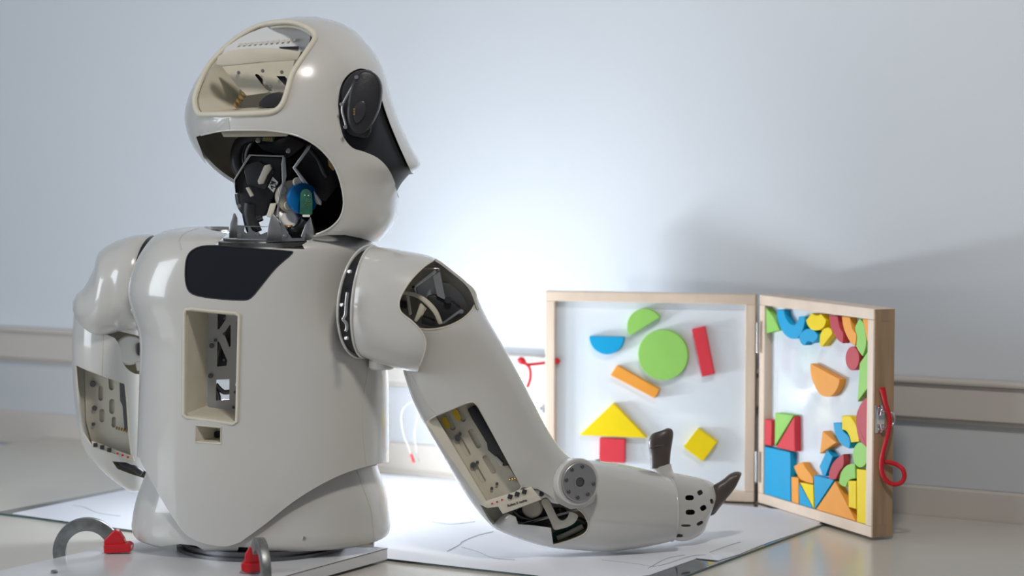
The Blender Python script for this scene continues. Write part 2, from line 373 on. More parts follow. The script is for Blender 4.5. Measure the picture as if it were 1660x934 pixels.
part('bracket', pp(c2s((664,275),(682,280),(690,395),(672,450),(645,560),(640,650),(628,640),(640,520),(662,430),(658,330)), 2.392, .02, .0005), M['metal'], neck)
part('pivot_disc', lathe(W(*c2(722,520),2.405), (.35,-1,.05), [(.018,-.006),(.020,-.004),(.020,.003),(.018,.004)], 40), M['beige'], neck, 'cream pivot disc')
for q in ((750,430),(695,572),(660,480)): part('lug', disc(W(*c2(*q),2.400), (.35,-1,.05), .0055, .006, .001, 20), M['beige'], neck)
part('blue_ring', lathe(W(*c2(785,530),2.392), (.6,-1,.05), [(.012,-.006),(.0185,-.005),(.0185,.004),(.014,.005)], 40), M['bluep'], neck, 'blue anodised motor ring')
part('sensor_board', pp(sm2(c2s((773,500),(785,480),(805,472),(828,480),(843,502)),2,False)+c2s((847,560),(845,628),(770,625)), 2.372, .002, .0004), M['green'], neck, 'small green sensor board')
for q in ((800,510),(822,512),(805,560),(818,572),(828,548),(812,545)): part('chip', box(W(*c2(*q),2.3715), (.0014,.001,.0011)), M['label'] if q[1] < 520 else M['brass'], neck)
part('plug', pp(c2s((785,628),(832,628),(830,643),(787,642)), 2.371, .006, .0004), M['label'], neck)
lb = part('label', pp(c2s((605,398),(638,432),(610,494),(576,460)), 2.396, .0008), M['label'], neck, 'white sticker reading 42')
def text(body, loc, size, m, parent, rot, name='lettering'):
    cu = bpy.data.curves.new('t', 'FONT'); cu.body = body; cu.size = size; cu.extrude = .0002; cu.offset = size*.02; cu.align_x = 'CENTER'; cu.align_y = 'CENTER'
    o = bpy.data.objects.new('t', cu); C.objects.link(o); o.rotation_euler = rot; o.location = loc
    me = evalme(o); me.transform(Matrix.Translation(loc) @ rot.to_matrix().to_4x4()); bpy.data.objects.remove(o)
    return part(name, me, m, parent, smooth=None)
from mathutils import Euler
text('42', W(*c2(607,446),2.3955), .010, M['ink'], neck, Euler((math.radians(90), math.radians(75), 0)))
for q in (((555,330),(588,322),(598,348),(570,392),(548,442),(520,445),(513,425)), ((440,465),(462,460),(490,512),(470,522)), ((590,560),(628,558),(600,650),(566,640))):
    part('connector', pp(c2s(*q), 2.390, .008, .0008), M['beige'], neck, 'cream cable connector')
part('rotor', lathe(W(*c2(700,640),2.41), (.25,-1,.35), [(.008,-.004),(.0165,-.004),(.0165,.006),(.012,.008)], 40), M['metal'], neck, 'silver rotor')
part('rotor', lathe(W(*c2(705,660),2.402), (.25,-1,.35), [(.004,0),(.010,0),(.010,.004),(.008,.005)], 40), M['label'], neck)
part('washer', disc(W(*c2(700,690),2.398), (.1,-.5,1), .006, .0015, .0004, 20), M['brass'], neck)
def holed(px, Y, th, holes): return boolean(pp(px, Y, th), [pp(h, Y-.05, .12) for h in holes])
part('post', pp(c2s((370,618),(388,655),(392,772),(340,770),(345,680),(360,640)), 2.40, .012, .001), M['metal'], neck, 'pointed metal post')
part('post', pp(c2s((600,620),(625,640),(655,700),(662,788),(570,782),(576,700)), 2.385, .010, .001), M['metal'], neck)
part('post', pp(c2s((835,640),(855,720),(855,780),(800,788),(775,760),(800,690)), 2.39, .012, .001), M['metal'], neck)
part('base_bracket', holed(c2s((390,692),(572,700),(572,778),(388,775)), 2.395, .004, [c2s((435,710),(555,712),(555,735),(500,758),(450,735)), c2s((398,712),(420,712),(424,740),(410,752),(396,740))]), M['metal'], neck, 'drilled metal foot bracket')
part('base_bracket', holed(c2s((655,660),(690,720),(720,770),(800,770),(800,788),(655,788)), 2.388, .004, [c2s((675,735),(692,735),(696,752),(685,765),(672,755))]), M['metal'], neck)
for q in ((408,755),(515,745),(685,755),(795,755),(405,575)): part('bolt', disc(W(*c2(*q),2.386), (0,-1,0), .0026, .004, .0005, 12), M['metal'], neck)
part('cable_bundle', tube([W(*c2(x,y),2.41) for x,y in ((470,560),(465,620),(480,690),(500,740))], .009, 12), M['black'], neck, 'thick black cable sleeve')
part('cable_bundle', tube([W(*c2(x,y),2.41) for x,y in ((400,500),(410,560),(440,610),(500,650),(540,640))], .005, 12), M['dark'], neck)
part('cable_bundle', tube([W(*c2(x,y),2.40) for x,y in ((700,710),(740,720),(780,690),(800,660))], .004, 12), M['black'], neck)
part('connector_board', pp(c2s((545,155),(622,152),(605,188),(540,182)), 2.40, .006, .0008), M['green'], neck, 'green connector board')
for i in range(5): part('pin', box(W(*c2(555+i*11,170),2.398), (.0015,.002,.004)), M['brass'], neck)
part('bolt', disc(W(*c2(518,180),2.39), (0,-1,.2), .003, .003, .0005, 14), M['metal'], neck)
part('bolt', disc(W(*c2(702,243),2.40), (0,-1,.2), .003, .003, .0005, 14), M['metal'], neck)

# ---------------- torso
TK = [(352,367,545,379,2.44,.03,.03,0,0,2.2),(300,369,582,382,2.44,.065,.065,0,-.004,2.3),(262,376,599,388,2.44,.09,.09,0,-.004,2.4),(240,398,605,404,2.44,.102,.10,0,0,2.5),(221,434,598,440,2.44,.106,.105,0,0,2.6),
      (213,475,592,485,2.44,.108,.11,0,0,2.7),(222,515,600,530,2.44,.109,.11,0,0,2.7),(231,550,617,565,2.44,.109,.11,0,0,2.7),(231,600,628,600,2.44,.109,.11,0,0,2.7),(229,670,630,670,2.44,.109,.11,0,0,2.7),(227,745,630,745,2.44,.109,.11,0,0,2.7),(228,800,630,800,2.44,.108,.11,0,0,2.7),(235,860,628,860,2.44,.106,.11,0,0,2.7),(245,925,620,925,2.44,.104,.105,0,0,2.7)]
hem = [(150,730),(226,742)]+sm2([(230,752),(262,810),(285,846),(303,868),(330,881),(365,886),(390,879)],4,False)+sm2([(430,850),(475,814),(520,786),(560,767),(600,755),(636,748)],4,False)+[(700,745),(700,990),(150,990)]
twin = sm2([(299,508),(301,502),(310,501),(382,508),(388,512),(388,520),(384,684),(378,688),(302,677),(297,672)],1)
tsl = [(317,689),(358,693),(358,720),(317,717)]
blk = sm2([(300,440),(303,417),(314,404),(336,398),(380,400),(430,404),(466,407),(474,411),(448,434),(425,462),(407,483),(390,487),(345,484),(312,477),(302,463)],3)
ts, ttree = shell(TK, .004, [(hem,1.8,3.2),([(150,760),(700,760),(700,1000),(150,1000)],2.45,3.3),([(322,600),(402,600),(402,678),(322,678)],2.46,2.9),(twin,1.9,2.44),(tsl,1.9,2.44),(blk,1.9,2.42)], m=5)
nz = W(426,403,2.44)
ncut = frustum([(366,330),(372,376),(354,392),(347,398),(420,402),(494,404),(490,397),(508,386),(520,372),(520,330)],1.9,2.6)
ts = boolean(ts, [ncut.copy(), lathe(nz, (0,0,1), [(.071,0),(.071,.1)], 64)])
torso = part('torso_shell', ts, M['white'], label='glossy white torso shell with a curved hem')
bl = boolean(solid(loft(TK, m=5, inflate=-.0012), .003), [frustum(blk,1.9,2.42)], 'INTERSECT')
bl = boolean(bl, [ncut.copy(), lathe(nz, (0,0,1), [(.071,0),(.071,.1)], 64)])
part('black_panel', bl, M['blackg'], torso, 'glossy black panel across the upper back')
part('panel_gap', tube(on(ttree, blk, -.0005), .0009, 6, True, 1), M['dark'], torso)
part('window_frame', tube(on(ttree, sm2(twin,1), -.0006), .0022, 8, True, 1), M['beige'], torso, 'cream frame of the back window')
part('window_recess', tunnel(on(ttree, twin, -.003), (.014,.062,0), .003, .98), M['beige'], torso, 'cream walls of the back window recess')
part('slot_recess', tunnel(on(ttree, tsl, -.001), (.020,.030,0), .002, .98), M['beige'], torso)
part('slot_back', pp([(310,680),(370,684),(370,728),(310,724)], 2.385, .003), M['beige'], torso)
part('slot_frame', tube(on(ttree, tsl, -.0006), .0013, 8, True, 1, False), M['beige'], torso)
c6 = lambda x, y: (280+x/3.593, 480+y/3.593)
c6s = lambda *a: [c6(x, y) for x, y in a]
part('truss_plate', holed(c6s((205,95),(400,100),(392,690),(200,690)), 2.415, .003, [c6s((225,110),(275,112),(272,160),(232,218),(224,215)), c6s((298,188),(303,192),(303,315),(294,322),(264,240)),
    c6s((224,285),(236,292),(282,400),(278,432),(222,438)), c6s((345,158),(390,158),(390,430),(345,432),(336,420),(338,170)), c6s((216,515),(296,512),(295,632),(215,640)), c6s((335,520),(392,515),(392,576),(350,578),(328,550))]), mat('dull_aluminium', (.50,.50,.50), .45, metal=.7), torso, 'aluminium truss plate with triangular cut-outs')
part('inner_box', pp(c6s((205,90),(400,90),(400,470),(205,470)), 2.445, .01), M['black'], torso, 'black electronics box')
part('inner_lever', tube([W(*c6(x,y),2.43) for x,y in ((215,530),(250,560),(262,600),(230,625),(215,600),(240,580))], .004, 8), M['dmetal'], torso)
part('inner_lever', tube([W(*c6(x,y),2.43) for x,y in ((250,515),(300,560),(380,545))], .003, 8), M['dmetal'], torso)
part('inner_lever', pp(c6s((205,650),(300,600),(300,606),(205,662)), 2.43, .004), M['dmetal'], torso)
part('inner_bars', tube([W(*c6(x,y),2.432) for x,y in ((230,120),(262,180),(270,300),(240,420))], .004, 8), M['dmetal'], torso)
for q in ((228,290),(222,465),(302,130),(302,220),(300,372),(250,258),(355,648),(365,560)): part('bolt', disc(W(*c6(*q),2.412), (0,-1,0), .0028 if q[0] < 240 else .0018, .003, .0005, 14), M['dmetal'], torso)
part('slot_wire', disc(W(358,703,2.37), (-.5,-1,0), .004, .01), M['black'], torso)
# side seam and chest
part('seam', tube(on(ttree, sm2([(598,588),(595,610),(588,650),(588,700),(592,735),(594,754)],4,False), .0), .0005, 5, False, 1), M['inner'], torso)
part('shoulder_ridge', tube(on(ttree, sm2([(294,405),(290,390),(300,378),(322,370)],3,False), -.0006), .0012, 8, False, 1), M['white'], torso)

# ---------------- hips
PK = [(246,735,604,735,2.44,.085,.09,0,-.013,2.5),(238,765,612,760,2.44,.091,.095,0,-.015,2.5),(224,805,626,800,2.44,.097,.10,0,-.017,2.5),(217,840,632,836,2.44,.099,.10,0,-.018,2.5),(218,856,633,854,2.44,.099,.10,0,-.018,2.5),(224,866,629,865,2.44,.096,.098,0,-.018,2.5),(238,871,614,871,2.44,.090,.09,0,-.018,2.5)]
notch = [(266,873),(300,879),(325,890),(330,897),(346,899),(385,896),(388,887),(440,895),(440,930),(250,930)]
ps, ptree = shell(PK, .004, [([(250,900),(262,886),(292,882),(318,885),(332,893),(345,898),(384,897),(387,887),(425,889),(430,960),(150,960)],1.9,2.40)], m=5)
hips = part('hip_shell', ps, M['white'], label='glossy white hip shell below the hem')
part('seam', tube(on(ptree, sm2([(578,762),(592,800),(602,830),(606,870)],4,False), 0), .0005, 5, False, 1), M['inner'], hips)
part('base_ring', lathe(V((-.31,2.44,.0176)), (0,0,1), [(.05,0),(.104,0),(.104,.004),(.098,.005),(.098,.010),(.05,.010)], 72), M['dmetal'], hips, 'round metal turntable under the hips')
part('base_core', lathe(V((-.31,2.44,.0236)), (0,0,1), [(.03,0),(.085,0),(.085,.022),(.03,.022)], 48), M['black'], hips)
part('foot_clip', box(W(592,882,2.40), (.022,.016,.006), bev=.001), M['metal'], hips, 'small metal clip')
screw(ptree, 493, 873, .0022, hips, 'metal')

# ---------------- right arm
Ys = 2.365
SK = [(604,400,592,578,Ys,.052,.06,-.019,0,2.1),(625,402,612,586,Ys,.060,.065,-.016,0,2.2),(655,407,640,595,Ys-.004,.060,.065,-.011,0,2.3),(700,417,668,602,Ys-.006,.060,.065,-.005,0,2.3),
      (735,440,690,604,Ys-.006,.057,.062,0,0,2.2),(763,466,712,596,Ys-.006,.05,.055,0,0,2.2),(777,500,738,580,Ys-.006,.035,.04,0,0,2.1)]
open_ = [(712,405)]+sm2([(705,421),(688,432),(668,452),(653,474),(647,490),(650,506),(668,521),(682,536),(690,552),(688,573),(679,596)],4,False)+[(672,640),(820,640),(820,400)]
ss, stree = shell(SK, .003, [(open_,1.9,Ys+.004)], caps=(True,False), m=5)
sh = part('shoulder_cover', ss, M['white'], label='white cylindrical right shoulder cover')
part('cover_edge', tube(on(stree, open_[2:-4], 0), .0010, 6, False, 1), M['beige'], sh)
RK = [(606,398,596,582,Ys+.004,.050,.055,-.042,0,2.1),(596,402,586,574,Ys+.008,.048,.055,-.046,0,2.1)]
def ringpts(k, N=72, inf=0, near=True):
    p, q = W(k[0], k[1], k[4]), W(k[2], k[3], k[4]); c = (p+q)/2; A = (q-p)/2; A *= 1+inf
    vd = ray((k[0]+k[2])/2, (k[1]+k[3])/2).normalized(); an = A.normalized(); vd = (vd-an*vd.dot(an)).normalized(); out = []
    for j in range(N):
        t = 2*math.pi*j/N; cs, sn = math.cos(t), math.sin(t)
        B = (-vd*k[5]+V((k[7],0,k[8]))) if sn >= 0 else (vd*k[6]-V((k[7],0,k[8]))*(k[6]/k[5]))
        out.append(c+A*cs+B*(1+inf)*abs(sn))
    return out
part('shoulder_ring', loft([(604,402,592,576,Ys+.000,.051,.05,-.020,0,2.1),(600,403,588,575,Ys+.003,.052,.05,-.031,0,2.1)], m=3), mat('bearing_black', (.03,.03,.032), .35, metal=.4), sh, 'dark metal bearing ring at the shoulder')
part('ring_lip', tube(ringpts((599,398,587,580,Ys+.003,.0535,.05,-.0325,0)), .0014, 8, True, 1), M['white'], sh)
part('lip', tube(ringpts((604,399,592,580,Ys,.053,.05,-.020,0)), .0014, 8, True, 1), M['white'], sh)
for x, y in ((568,440),(556,494),(563,548)): part('screw', disc(W(x,y,2.302), (-.5,-1,0), .0022, .004, .0004, 12), M['metal'], sh)
part('hook', tube([W(x,y,2.300) for x,y in ((563,474),(561,490),(560,508),(558,514),(556,518),(561,524),(562,532),(560,537))], .0018, 8), M['metal'], sh, 'small silver hook on the ring')
part('hub', disc(W(619,582,2.37), (0,0,-1), .016, .012, .002), M['white'], sh)
UK = [(646,500,772,484,2.385,.048,.045,0,-.030,2.2),(644,530,786,512,2.385,.048,.048,0,-.018,2.2),(650,585,808,548,2.39,.048,.048,0,-.006,2.2),(666,640,836,598,2.395,.046,.046,0,0,2.2),(689,690,862,648,2.40,.045,.045,0,0,2.2),(714,735,886,694,2.405,.044,.044,0,0,2.2),
      (741,780,914,734,2.41,.042,.042,0,0,2.2),(768,820,948,758,2.415,.037,.040,0,0,2.2),(790,846,966,790,2.42,.036,.038,0,0,2.2),(806,862,964,822,2.42,.03,.03,0,0,2.2)]
awin = [(693,690),(697,680),(705,675)]+sm2([(758,653),(768,652),(776,660)],2,False)+[(846,789),(842,795),(800,815),(790,822),(783,818),(778,806)]
endcut = [(700,760),(740,790),(781,824),(792,823),(846,791),(872,793),(890,803),(903,815),(925,823),(968,800),(1010,790),(1010,930),(700,930)]
endcut = [(778,818),(790,824),(848,790),(872,793),(890,803),(905,816),(925,826),(950,822),(975,805),(1010,800),(1010,930),(790,930),(812,870),(800,856)]
us, utree = shell(UK, .0035, [(awin,1.9,2.42),(endcut,1.9,2.43)], caps=(False,True), m=5)
ua = part('upper_arm_shell', us, M['white'], label='white upper arm shell with a long window')
part('top_edge', tube(ringpts(UK[0]), .0012, 6, True, 1), M['beige'], ua)
part('window_edge', tube(on(utree, awin, -.0004), .0010, 6, True, 1, False), M['beige'], ua)
c7 = lambda x, y: (640+x/3.115, 600+y/3.115)
c7s = lambda *a: [c7(x, y) for x, y in a]
def cap7(x0, y0, x1, y1, r):
    a = V(c7(x0, y0)); b = V(c7(x1, y1)); d = (b-a).normalized(); n = V((-d.y, d.x)); out = []
    for s, c, sg in ((1, b, 1), (-1, a, -1)):
        for i in range(7):
            t = math.pi*i/6; q = c+(n*math.cos(t)*sg+d*math.sin(t)*sg)*r; out.append((q.x, q.y))
    return out
caps_ = [cap7(250,250,287,320,4.6),cap7(303,208,340,276,4.6),cap7(326,386,364,455,4.6),cap7(380,340,418,412,4.6),cap7(402,522,442,592,4.6),cap7(454,476,496,545,4.6)]
YT = lambda x, y: 2.383
part('tray', holed(c7s((190,235),(240,210),(400,150),(520,400),(640,590),(470,700),(415,620)), 2.392, .002, caps_), M['beige'], ua, 'cream inner tray with rows of long slots')
part('tray_wall', pp(c7s((155,262),(205,232),(480,692),(452,690)), lambda x,y: 2.375, .03), M['beige'], ua, 'cream side wall of the tray')
part('tray_back', pp(c7s((190,235),(400,150),(640,590),(470,700)), 2.3948, .002), M['inner'], ua)
for q in (cap7(250,250,266,282,4.5), cap7(304,210,320,242,4.5)): part('yellow_sticker', pp(q, 2.3914, .0005), M['yel'], ua, 'yellow round-ended sticker')
part('dark_rail', pp(c7s((366,200),(405,180),(590,480),(548,486),(510,440),(470,405),(465,370),(392,250)), 2.386, .01, .001), M['dark'], ua, 'dark rail along the tray')
part('rail_tip', pp(c7s((510,430),(548,470),(540,488),(528,485),(515,455)), 2.384, .006, .0005), M['metal'], ua)
for x, y, r in ((318,345,.0036),(396,480,.0036),(330,323,.0019),(417,466,.0019),(490,597,.0018),(516,574,.0018)): part('screw', lathe(W(*c7(x,y),2.391), (0,-1,0), [(r,0),(r,.002),(r*.5,.002),(r*.5,.001)], 16), M['dmetal'], ua)
for i in range(4): part('contact', lathe(W(*c7(578+i*13,552-i*3),2.388), (1,0,-.2), [(.0015,0),(.0022,.001),(.0015,.002)], 10), M['brass'], ua)
part('label_strip', pp(c7s((455,665),(690,592),(742,655),(705,668),(545,728),(522,690),(480,697),(462,690)), 2.374, .006, .0008), M['beige'], ua, 'cream strip with switches and printed label')
for x, y in ((582,640),(618,627),(654,614)):
    part('push_button', join([box(W(*c7(x,y),2.3735), (.0055,.002,.0055), Euler((0,.3,0)), .0003), disc(W(*c7(x,y),2.3725), (0,-1,0), .0016, .0016, .0003, 12)]), M['dark'], ua, 'tiny black push button')
for x, y in ((491,674),(516,665),(541,655)): part('red_led', disc(W(*c7(x,y),2.3745), (0,-1,0), .0011, .0015, .0002, 12), M['red'], ua)
text('Robot 5 rechts', W(*c7(618,672),2.3736), .0040, M['ink'], ua, Euler((math.radians(90), math.radians(-17), 0)))
part('seam', tube(on(utree, sm2([(664,602),(690,650),(705,668)],4,False), 0), .0005, 5, False, 1), M['inner'], ua)
# shoulder mechanism in the opening
c8 = lambda x, y: (520+x/3.735, 370+y/3.735)
c8s = lambda *a: [c8(x, y) for x, y in a]
part('inner_cup', pp(sm2(c8s((700,345),(760,330),(850,360),(910,425),(900,480),(850,520),(760,500),(690,420)),3), 2.40, .004, .001), M['white'], sh, 'white inner cup')
part('motor', pp(sm2(c8s((640,425),(670,408),(720,415),(848,490),(740,565),(700,540)),2), 2.37, .03, .003), M['black'], sh, 'black motor')
part('motor_plate', pp(c8s((735,572),(848,490),(858,500),(745,580)), 2.362, .01), M['metal'], sh)
part('bracket', pp(c8s((500,355),(560,350),(690,250),(610,245),(620,238),(718,242),(722,255),(575,360),(580,400),(572,400),(560,365),(505,362)), 2.368, .015, .0006), M['metal'], sh, 'folded metal motor bracket')
part('bracket', pp(c8s((680,290),(722,262),(755,435),(705,410)), 2.366, .003), M['metal'], sh)
part('side_plate', pp(c8s((582,360),(690,270),(700,420),(640,420),(590,400)), 2.385, .003), M['slab'], sh)
wheel_o = sm2(c8s((490,385),(560,390),(640,430),(705,500),(738,580)),4,False); wheel_i = sm2(c8s((712,585),(680,515),(620,450),(560,415),(492,402)),4,False)
part('spoked_wheel', pp(wheel_o+wheel_i, 2.356, .012, .001), M['beige'], sh, 'cream printed wheel with spokes')
for q in (((515,400),(535,408),(552,520),(535,530)), ((600,458),(612,450),(640,490),(580,570),(565,560)), ((625,478),(640,482),(610,545))): part('spoke', pp(c8s(*q), 2.359, .008, .0006), M['beige'], sh)
part('servo', pp(c8s((475,440),(520,445),(518,490),(480,480)), 2.375, .02, .001), M['black'], sh)
part('servo', pp(c8s((610,530),(690,560),(690,595),(610,580)), 2.375, .02, .001), M['dmetal'], sh)
part('bolt', disc(W(*c8(772,435),2.366), (0,-1,0), .0045, .003, .0006, 18), M['dark'], sh)
part('bolt', disc(W(*c8(852,505),2.365), (0,-1,0), .0026, .002, .0004, 14), M['metal'], sh)
for q in ((705,255),(560,358)): part('bolt', disc(W(*c8(*q),2.366), (0,-1,.3), .0018, .002, .0004, 12), M['dark'], sh)

# ---------------- right forearm
FKs = [(790,832,795,850,2.445,.012,.012),(806,822,806,858,2.445,.022,.022),(832,806,830,868,2.445,.032,.032),(868,780,862,879,2.448,.040,.04),(905,757,896,887,2.452,.045,.044),(945,747,940,891,2.458,.048,.046),(985,750,985,893,2.465,.049,.047),
       (1025,757,1025,889,2.473,.048,.046,.002,0),(1060,765,1062,882,2.480,.045,.044,.006,0),(1087,776,1086,876,2.485,.041,.042,.010,0)]
fcut = sm2([(770,800),(800,800)],1,False)+[(870,770),(900,790),(925,815),(945,832)]+sm2([(950,840),(954,850),(952,860),(944,868)],3,False)+[(922,877),(897,884),(893,856),(866,852),(840,850),(836,838),(822,832),(812,838),(800,850),(780,845)]
fo, fotree = shell(FKs, .0035, [(fcut,1.9,2.457)], caps=(True,False), m=5)
fa = part('forearm_shell', fo, M['white'], label='white barrel-shaped forearm shell resting on the paper')
part('cut_edge', tube(on(fotree, [(925,815),(945,832),(950,840),(954,850),(952,860),(944,868),(922,877),(897,884)], -.0004), .0010, 6), M['beige'], fa)
part('cuff_edge', tube(ringpts(FKs[-1]), .0014, 8, True, 1), M['white'], fa)
ec = W(937,781,2.383); ax = V((.5,-1,.05))
part('elbow_flange', lathe(ec, ax, [(.020,-.014),(.0275,-.014),(.0285,.000),(.0275,.0014),(.0255,.0014),(.0245,.0012),(.006,.0012)], 64), M['white'], ua, 'round white elbow flange')
ed = part('elbow_disc', lathe(ec+ax.normalized()*.0018, ax, [(.005,0),(.0235,0),(.0235,.0022),(.0228,.0028),(.0085,.0028),(.0085,.0036),(.0058,.0036),(.0058,.0008)], 64), mat('satin_aluminium',(.42,.42,.43),.42,metal=.9), ua, 'aluminium elbow disc with a ring of screws')
axn = ax.normalized(); eu = axn.cross(V((0,0,1))).normalized(); ev = axn.cross(eu)
for i in range(8):
    if i == 4: continue
    t = 2*math.pi*(i+.5)/8+.2; c = ec+axn*.0044+(eu*math.cos(t)+ev*math.sin(t))*.0188
    part('screw', join([disc(c, axn, .0024, .0016, .0003, 14), disc(c+axn*.0014, axn, .001, .0004, .0001, 6)]), M['dmetal'], ua)
part('elbow_axle', disc(ec+axn*.001, axn, .0052, .0035, .0006, 20), M['dmetal'], ua)
# elbow mechanism
part('hinge_lobe', pp(sm2(c7s((480,700),(560,690),(620,730),(625,785),(560,820),(490,770)),3), 2.452, .02, .002), M['white'], fa, 'white rounded hinge lobe')
part('black_drum', pp(sm2(c7s((600,735),(640,700),(760,700),(860,700),(900,740),(820,790),(620,785)),2), 2.445, .03, .003), M['black'], fa, 'black elbow motor')
part('drum_rim', tube([W(*c7(x,y),2.44) for x,y in ((600,715),(640,745),(720,755),(790,735))], .003, 8), M['dmetal'], fa)
part('strut', pp(c7s((620,782),(770,738),(772,748),(640,790)), 2.43, .006, .0005), M['metal'], fa, 'flat metal strut')
qo = sm2(c7s((738,662),(772,652),(800,700),(826,750),(850,760),(872,746),(884,718),(904,720),(926,736),(912,768),(880,790),(840,803),(804,806),(790,775),(765,720)),3)
part('link_arm', pp(qo, 2.418, .006, .0006), M['beige'], fa, 'cream curved link arm')
part('clamp_block', pp(sm2(c7s((700,595),(760,600),(800,630),(828,650),(830,680),(770,665),(735,650)),2), 2.42, .012, .0015), M['metal'], fa, 'bright metal clamp block')
for x, y in ((742,628),(825,655)): part('bolt', disc(W(*c7(x,y),2.417), (-.2,-1,.2), .003, .003, .0006, 14), M['dmetal'], fa)
part('roller', disc(W(*c7(700,690),2.44), (-.2,-1,.1), .013, .012, .002), M['beige'], fa)
part('pcb', pp(c7s((795,835),(930,760),(972,770),(970,800),(900,840),(800,870)), 2.46, .003), M['green'], fa, 'green circuit board in the forearm')
part('pcb_edge', tube([W(*c7(x,y),2.45) for x,y in ((798,828),(860,800),(935,772),(965,778))], .0016, 6), M['green'], fa)
part('cables', tube([W(*c7(x,y),2.445) for x,y in ((820,850),(870,830),(930,800),(950,790))], .0035, 8), M['inner'], fa)
part('cables', tube([W(*c7(x,y),2.44) for x,y in ((830,700),(870,745),(930,755),(960,770))], .0035, 8), M['dark'], fa)
part('gloss_clip', pp([(964,746),(972,744),(976,752),(970,750)], 2.47, .004), M['white'], fa)

# ---------------- right hand
c9 = lambda x, y: (900+x/3.458, 640+y/3.458)
c9s = lambda *a: [c9(x, y) for x, y in a]
HKh = [(1083,780,1082,868,2.505,.030,.03,.006,0),(1092,768,1090,874,2.510,.032,.032,.004,0),(1112,771,1106,877,2.515,.033,.032,.0,0),(1136,776,1124,873,2.520,.032,.03),(1154,783,1140,862,2.525,.028,.028),(1165,795,1150,840,2.528,.020,.02),(1166,806,1155,828,2.530,.010,.01)]
hcuts = []
for x, y, a_, b_, an in ((753,578,24,15,0),(812,549,15,14,.5),(757,659,26,15,0),(830,635,18,15,.5),(733,734,27,7,0),(811,721,19,10,.5),(878,598,9,15,.4),(690,790,26,9,0)):
    cx, cy = c9(x, y); q = []
    for i in range(14):
        t = 2*math.pi*i/14; u = math.copysign(abs(math.cos(t))**.7, math.cos(t))*a_/3.458; v = math.copysign(abs(math.sin(t))**.7, math.sin(t))*b_/3.458
        q.append((cx+u*math.cos(an)+v*math.sin(an), cy-u*math.sin(an)+v*math.cos(an)))
    hcuts.append((q,1.9,2.51))
hm, hmtree = shell(HKh, .003, hcuts, caps=(False,True), m=5)
hand = part('palm_shell', hm, M['white'], label='white palm shell with oval holes')
me = loft([(1092,800,1091,845,2.510,.018,.018),(1120,800,1115,850,2.515,.020,.02),(1148,806,1140,835,2.520,.015,.015)], m=4)
part('palm_core', me, M['dark'], hand)
part('thumb_base', loft([(1054,757,1088,752,2.515,.013,.013),(1060,764,1092,766,2.515,.015,.015),(1066,776,1106,778,2.515,.018,.018),(1075,795,1118,795,2.515,.018,.018)][::1], m=4), M['white'], hand, 'white thumb socket')
part('thumb', loft([(1070,699,1082,694,2.513,.004,.004),(1058,703,1089,696,2.513,.008,.008),(1052,712,1091.5,703,2.513,.011,.010),(1051,722,1090,716,2.513,.012,.011),(1053,735,1087,735,2.513,.012,.011),(1054,752,1086,752,2.513,.0115,.011),(1054,760,1087,758,2.513,.011,.011)], m=5), M['finger'], hand, 'grey-brown rubber thumb pointing up', 60)
part('thumb_crease', tube(on(bvh(bpy.data.objects[-1].data if False else hm), [(0,0)], 0) or [W(1053,727,2.501),W(1065,723,2.500),(W(1076,722,2.501))], .0005, 5), M['finger'], hand)
def finger(pairs, Y, d):
    ks = [(a,b,c,e,Y+i*.002,d*(.5 if i in (0,len(pairs)-1) else 1),d*(.5 if i in (0,len(pairs)-1) else 1)) for i,(a,b,c,e) in enumerate(pairs)]
    return loft(ks, m=5)
f1 = [c9(890,505)+c9(872,668), c9(915,492)+c9(905,645), c9(945,472)+c9(945,600), c9(975,447)+c9(980,560), c9(1005,434)+c9(1010,520), c9(1030,433)+c9(1030,480), c9(1045,440)+c9(1044,447)]
part('finger', finger(f1, 2.518, .010), M['finger'], hand, 'grey-brown rubber index finger with a pointed tip', 60)
f2 = [c9(900,560)+c9(885,650), c9(935,575)+c9(930,625), c9(960,540)+c9(975,565)]
part('finger', finger([c9(890,600)+c9(868,680), c9(915,580)+c9(895,668), c9(935,575)+c9(925,630), c9(955,555)+c9(958,590)], 2.530, .008), M['finger'], hand, None, 60)
part('finger', finger([c9(895,540)+c9(880,630), c9(930,520)+c9(920,600), c9(958,500)+c9(955,570), c9(980,500)+c9(985,540)], 2.542, .008), M['finger'], hand, None, 60)
part('finger', finger([c9(800,745)+c9(770,795), c9(830,735)+c9(810,782), c9(850,730)+c9(838,760)], 2.545, .008), M['white'], hand, 'white lower finger knuckle')
part('wrist', loft([(1070,790,1070,866,2.490,.032,.032),(1100,790,1098,866,2.505,.028,.028)], m=3), M['dark'], hand)
part('wrist_bolt', disc(W(1089,792,2.472), (-.3,-1,.2), .0035, .003, .0006, 14), M['dmetal'], hand)

# ---------------- left arm
Yl = 2.53
LK = [(250,382,240,534,Yl,.060,.05,-.021,0,2.1),(232,380,226,535,Yl,.062,.06,-.017,0,2.2),(205,385,203,534,Yl,.062,.06,-.009,0,2.2),(180,395,182,541,Yl,.060,.06,0,0,2.2),(160,410,162,545,Yl,.058,.06,0,0,2.2),(150,440,148,541,Yl,.052,.055,0,0,2.2),(136,466,136,532,Yl,.042,.045,0,0,2.2),(124,478,124,519,Yl,.028,.03),(118,490,118,503,Yl,.01,.01)]
lm_, ltree = shell(LK, .003, [], m=5)
ls = part('shoulder_cover', lm_, M['white'], label='white cylindrical left shoulder cover')
part('shoulder_ring', loft([(256,384,244,532,Yl-.01,.058,.05,-.022,0,2.1),(248,382,238,534,Yl-.004,.060,.05,-.022,0,2.1)], m=3), mat('bearing_dark', (.03,.03,.032), .35, metal=.4), ls, 'dark metal bearing ring at the left shoulder')
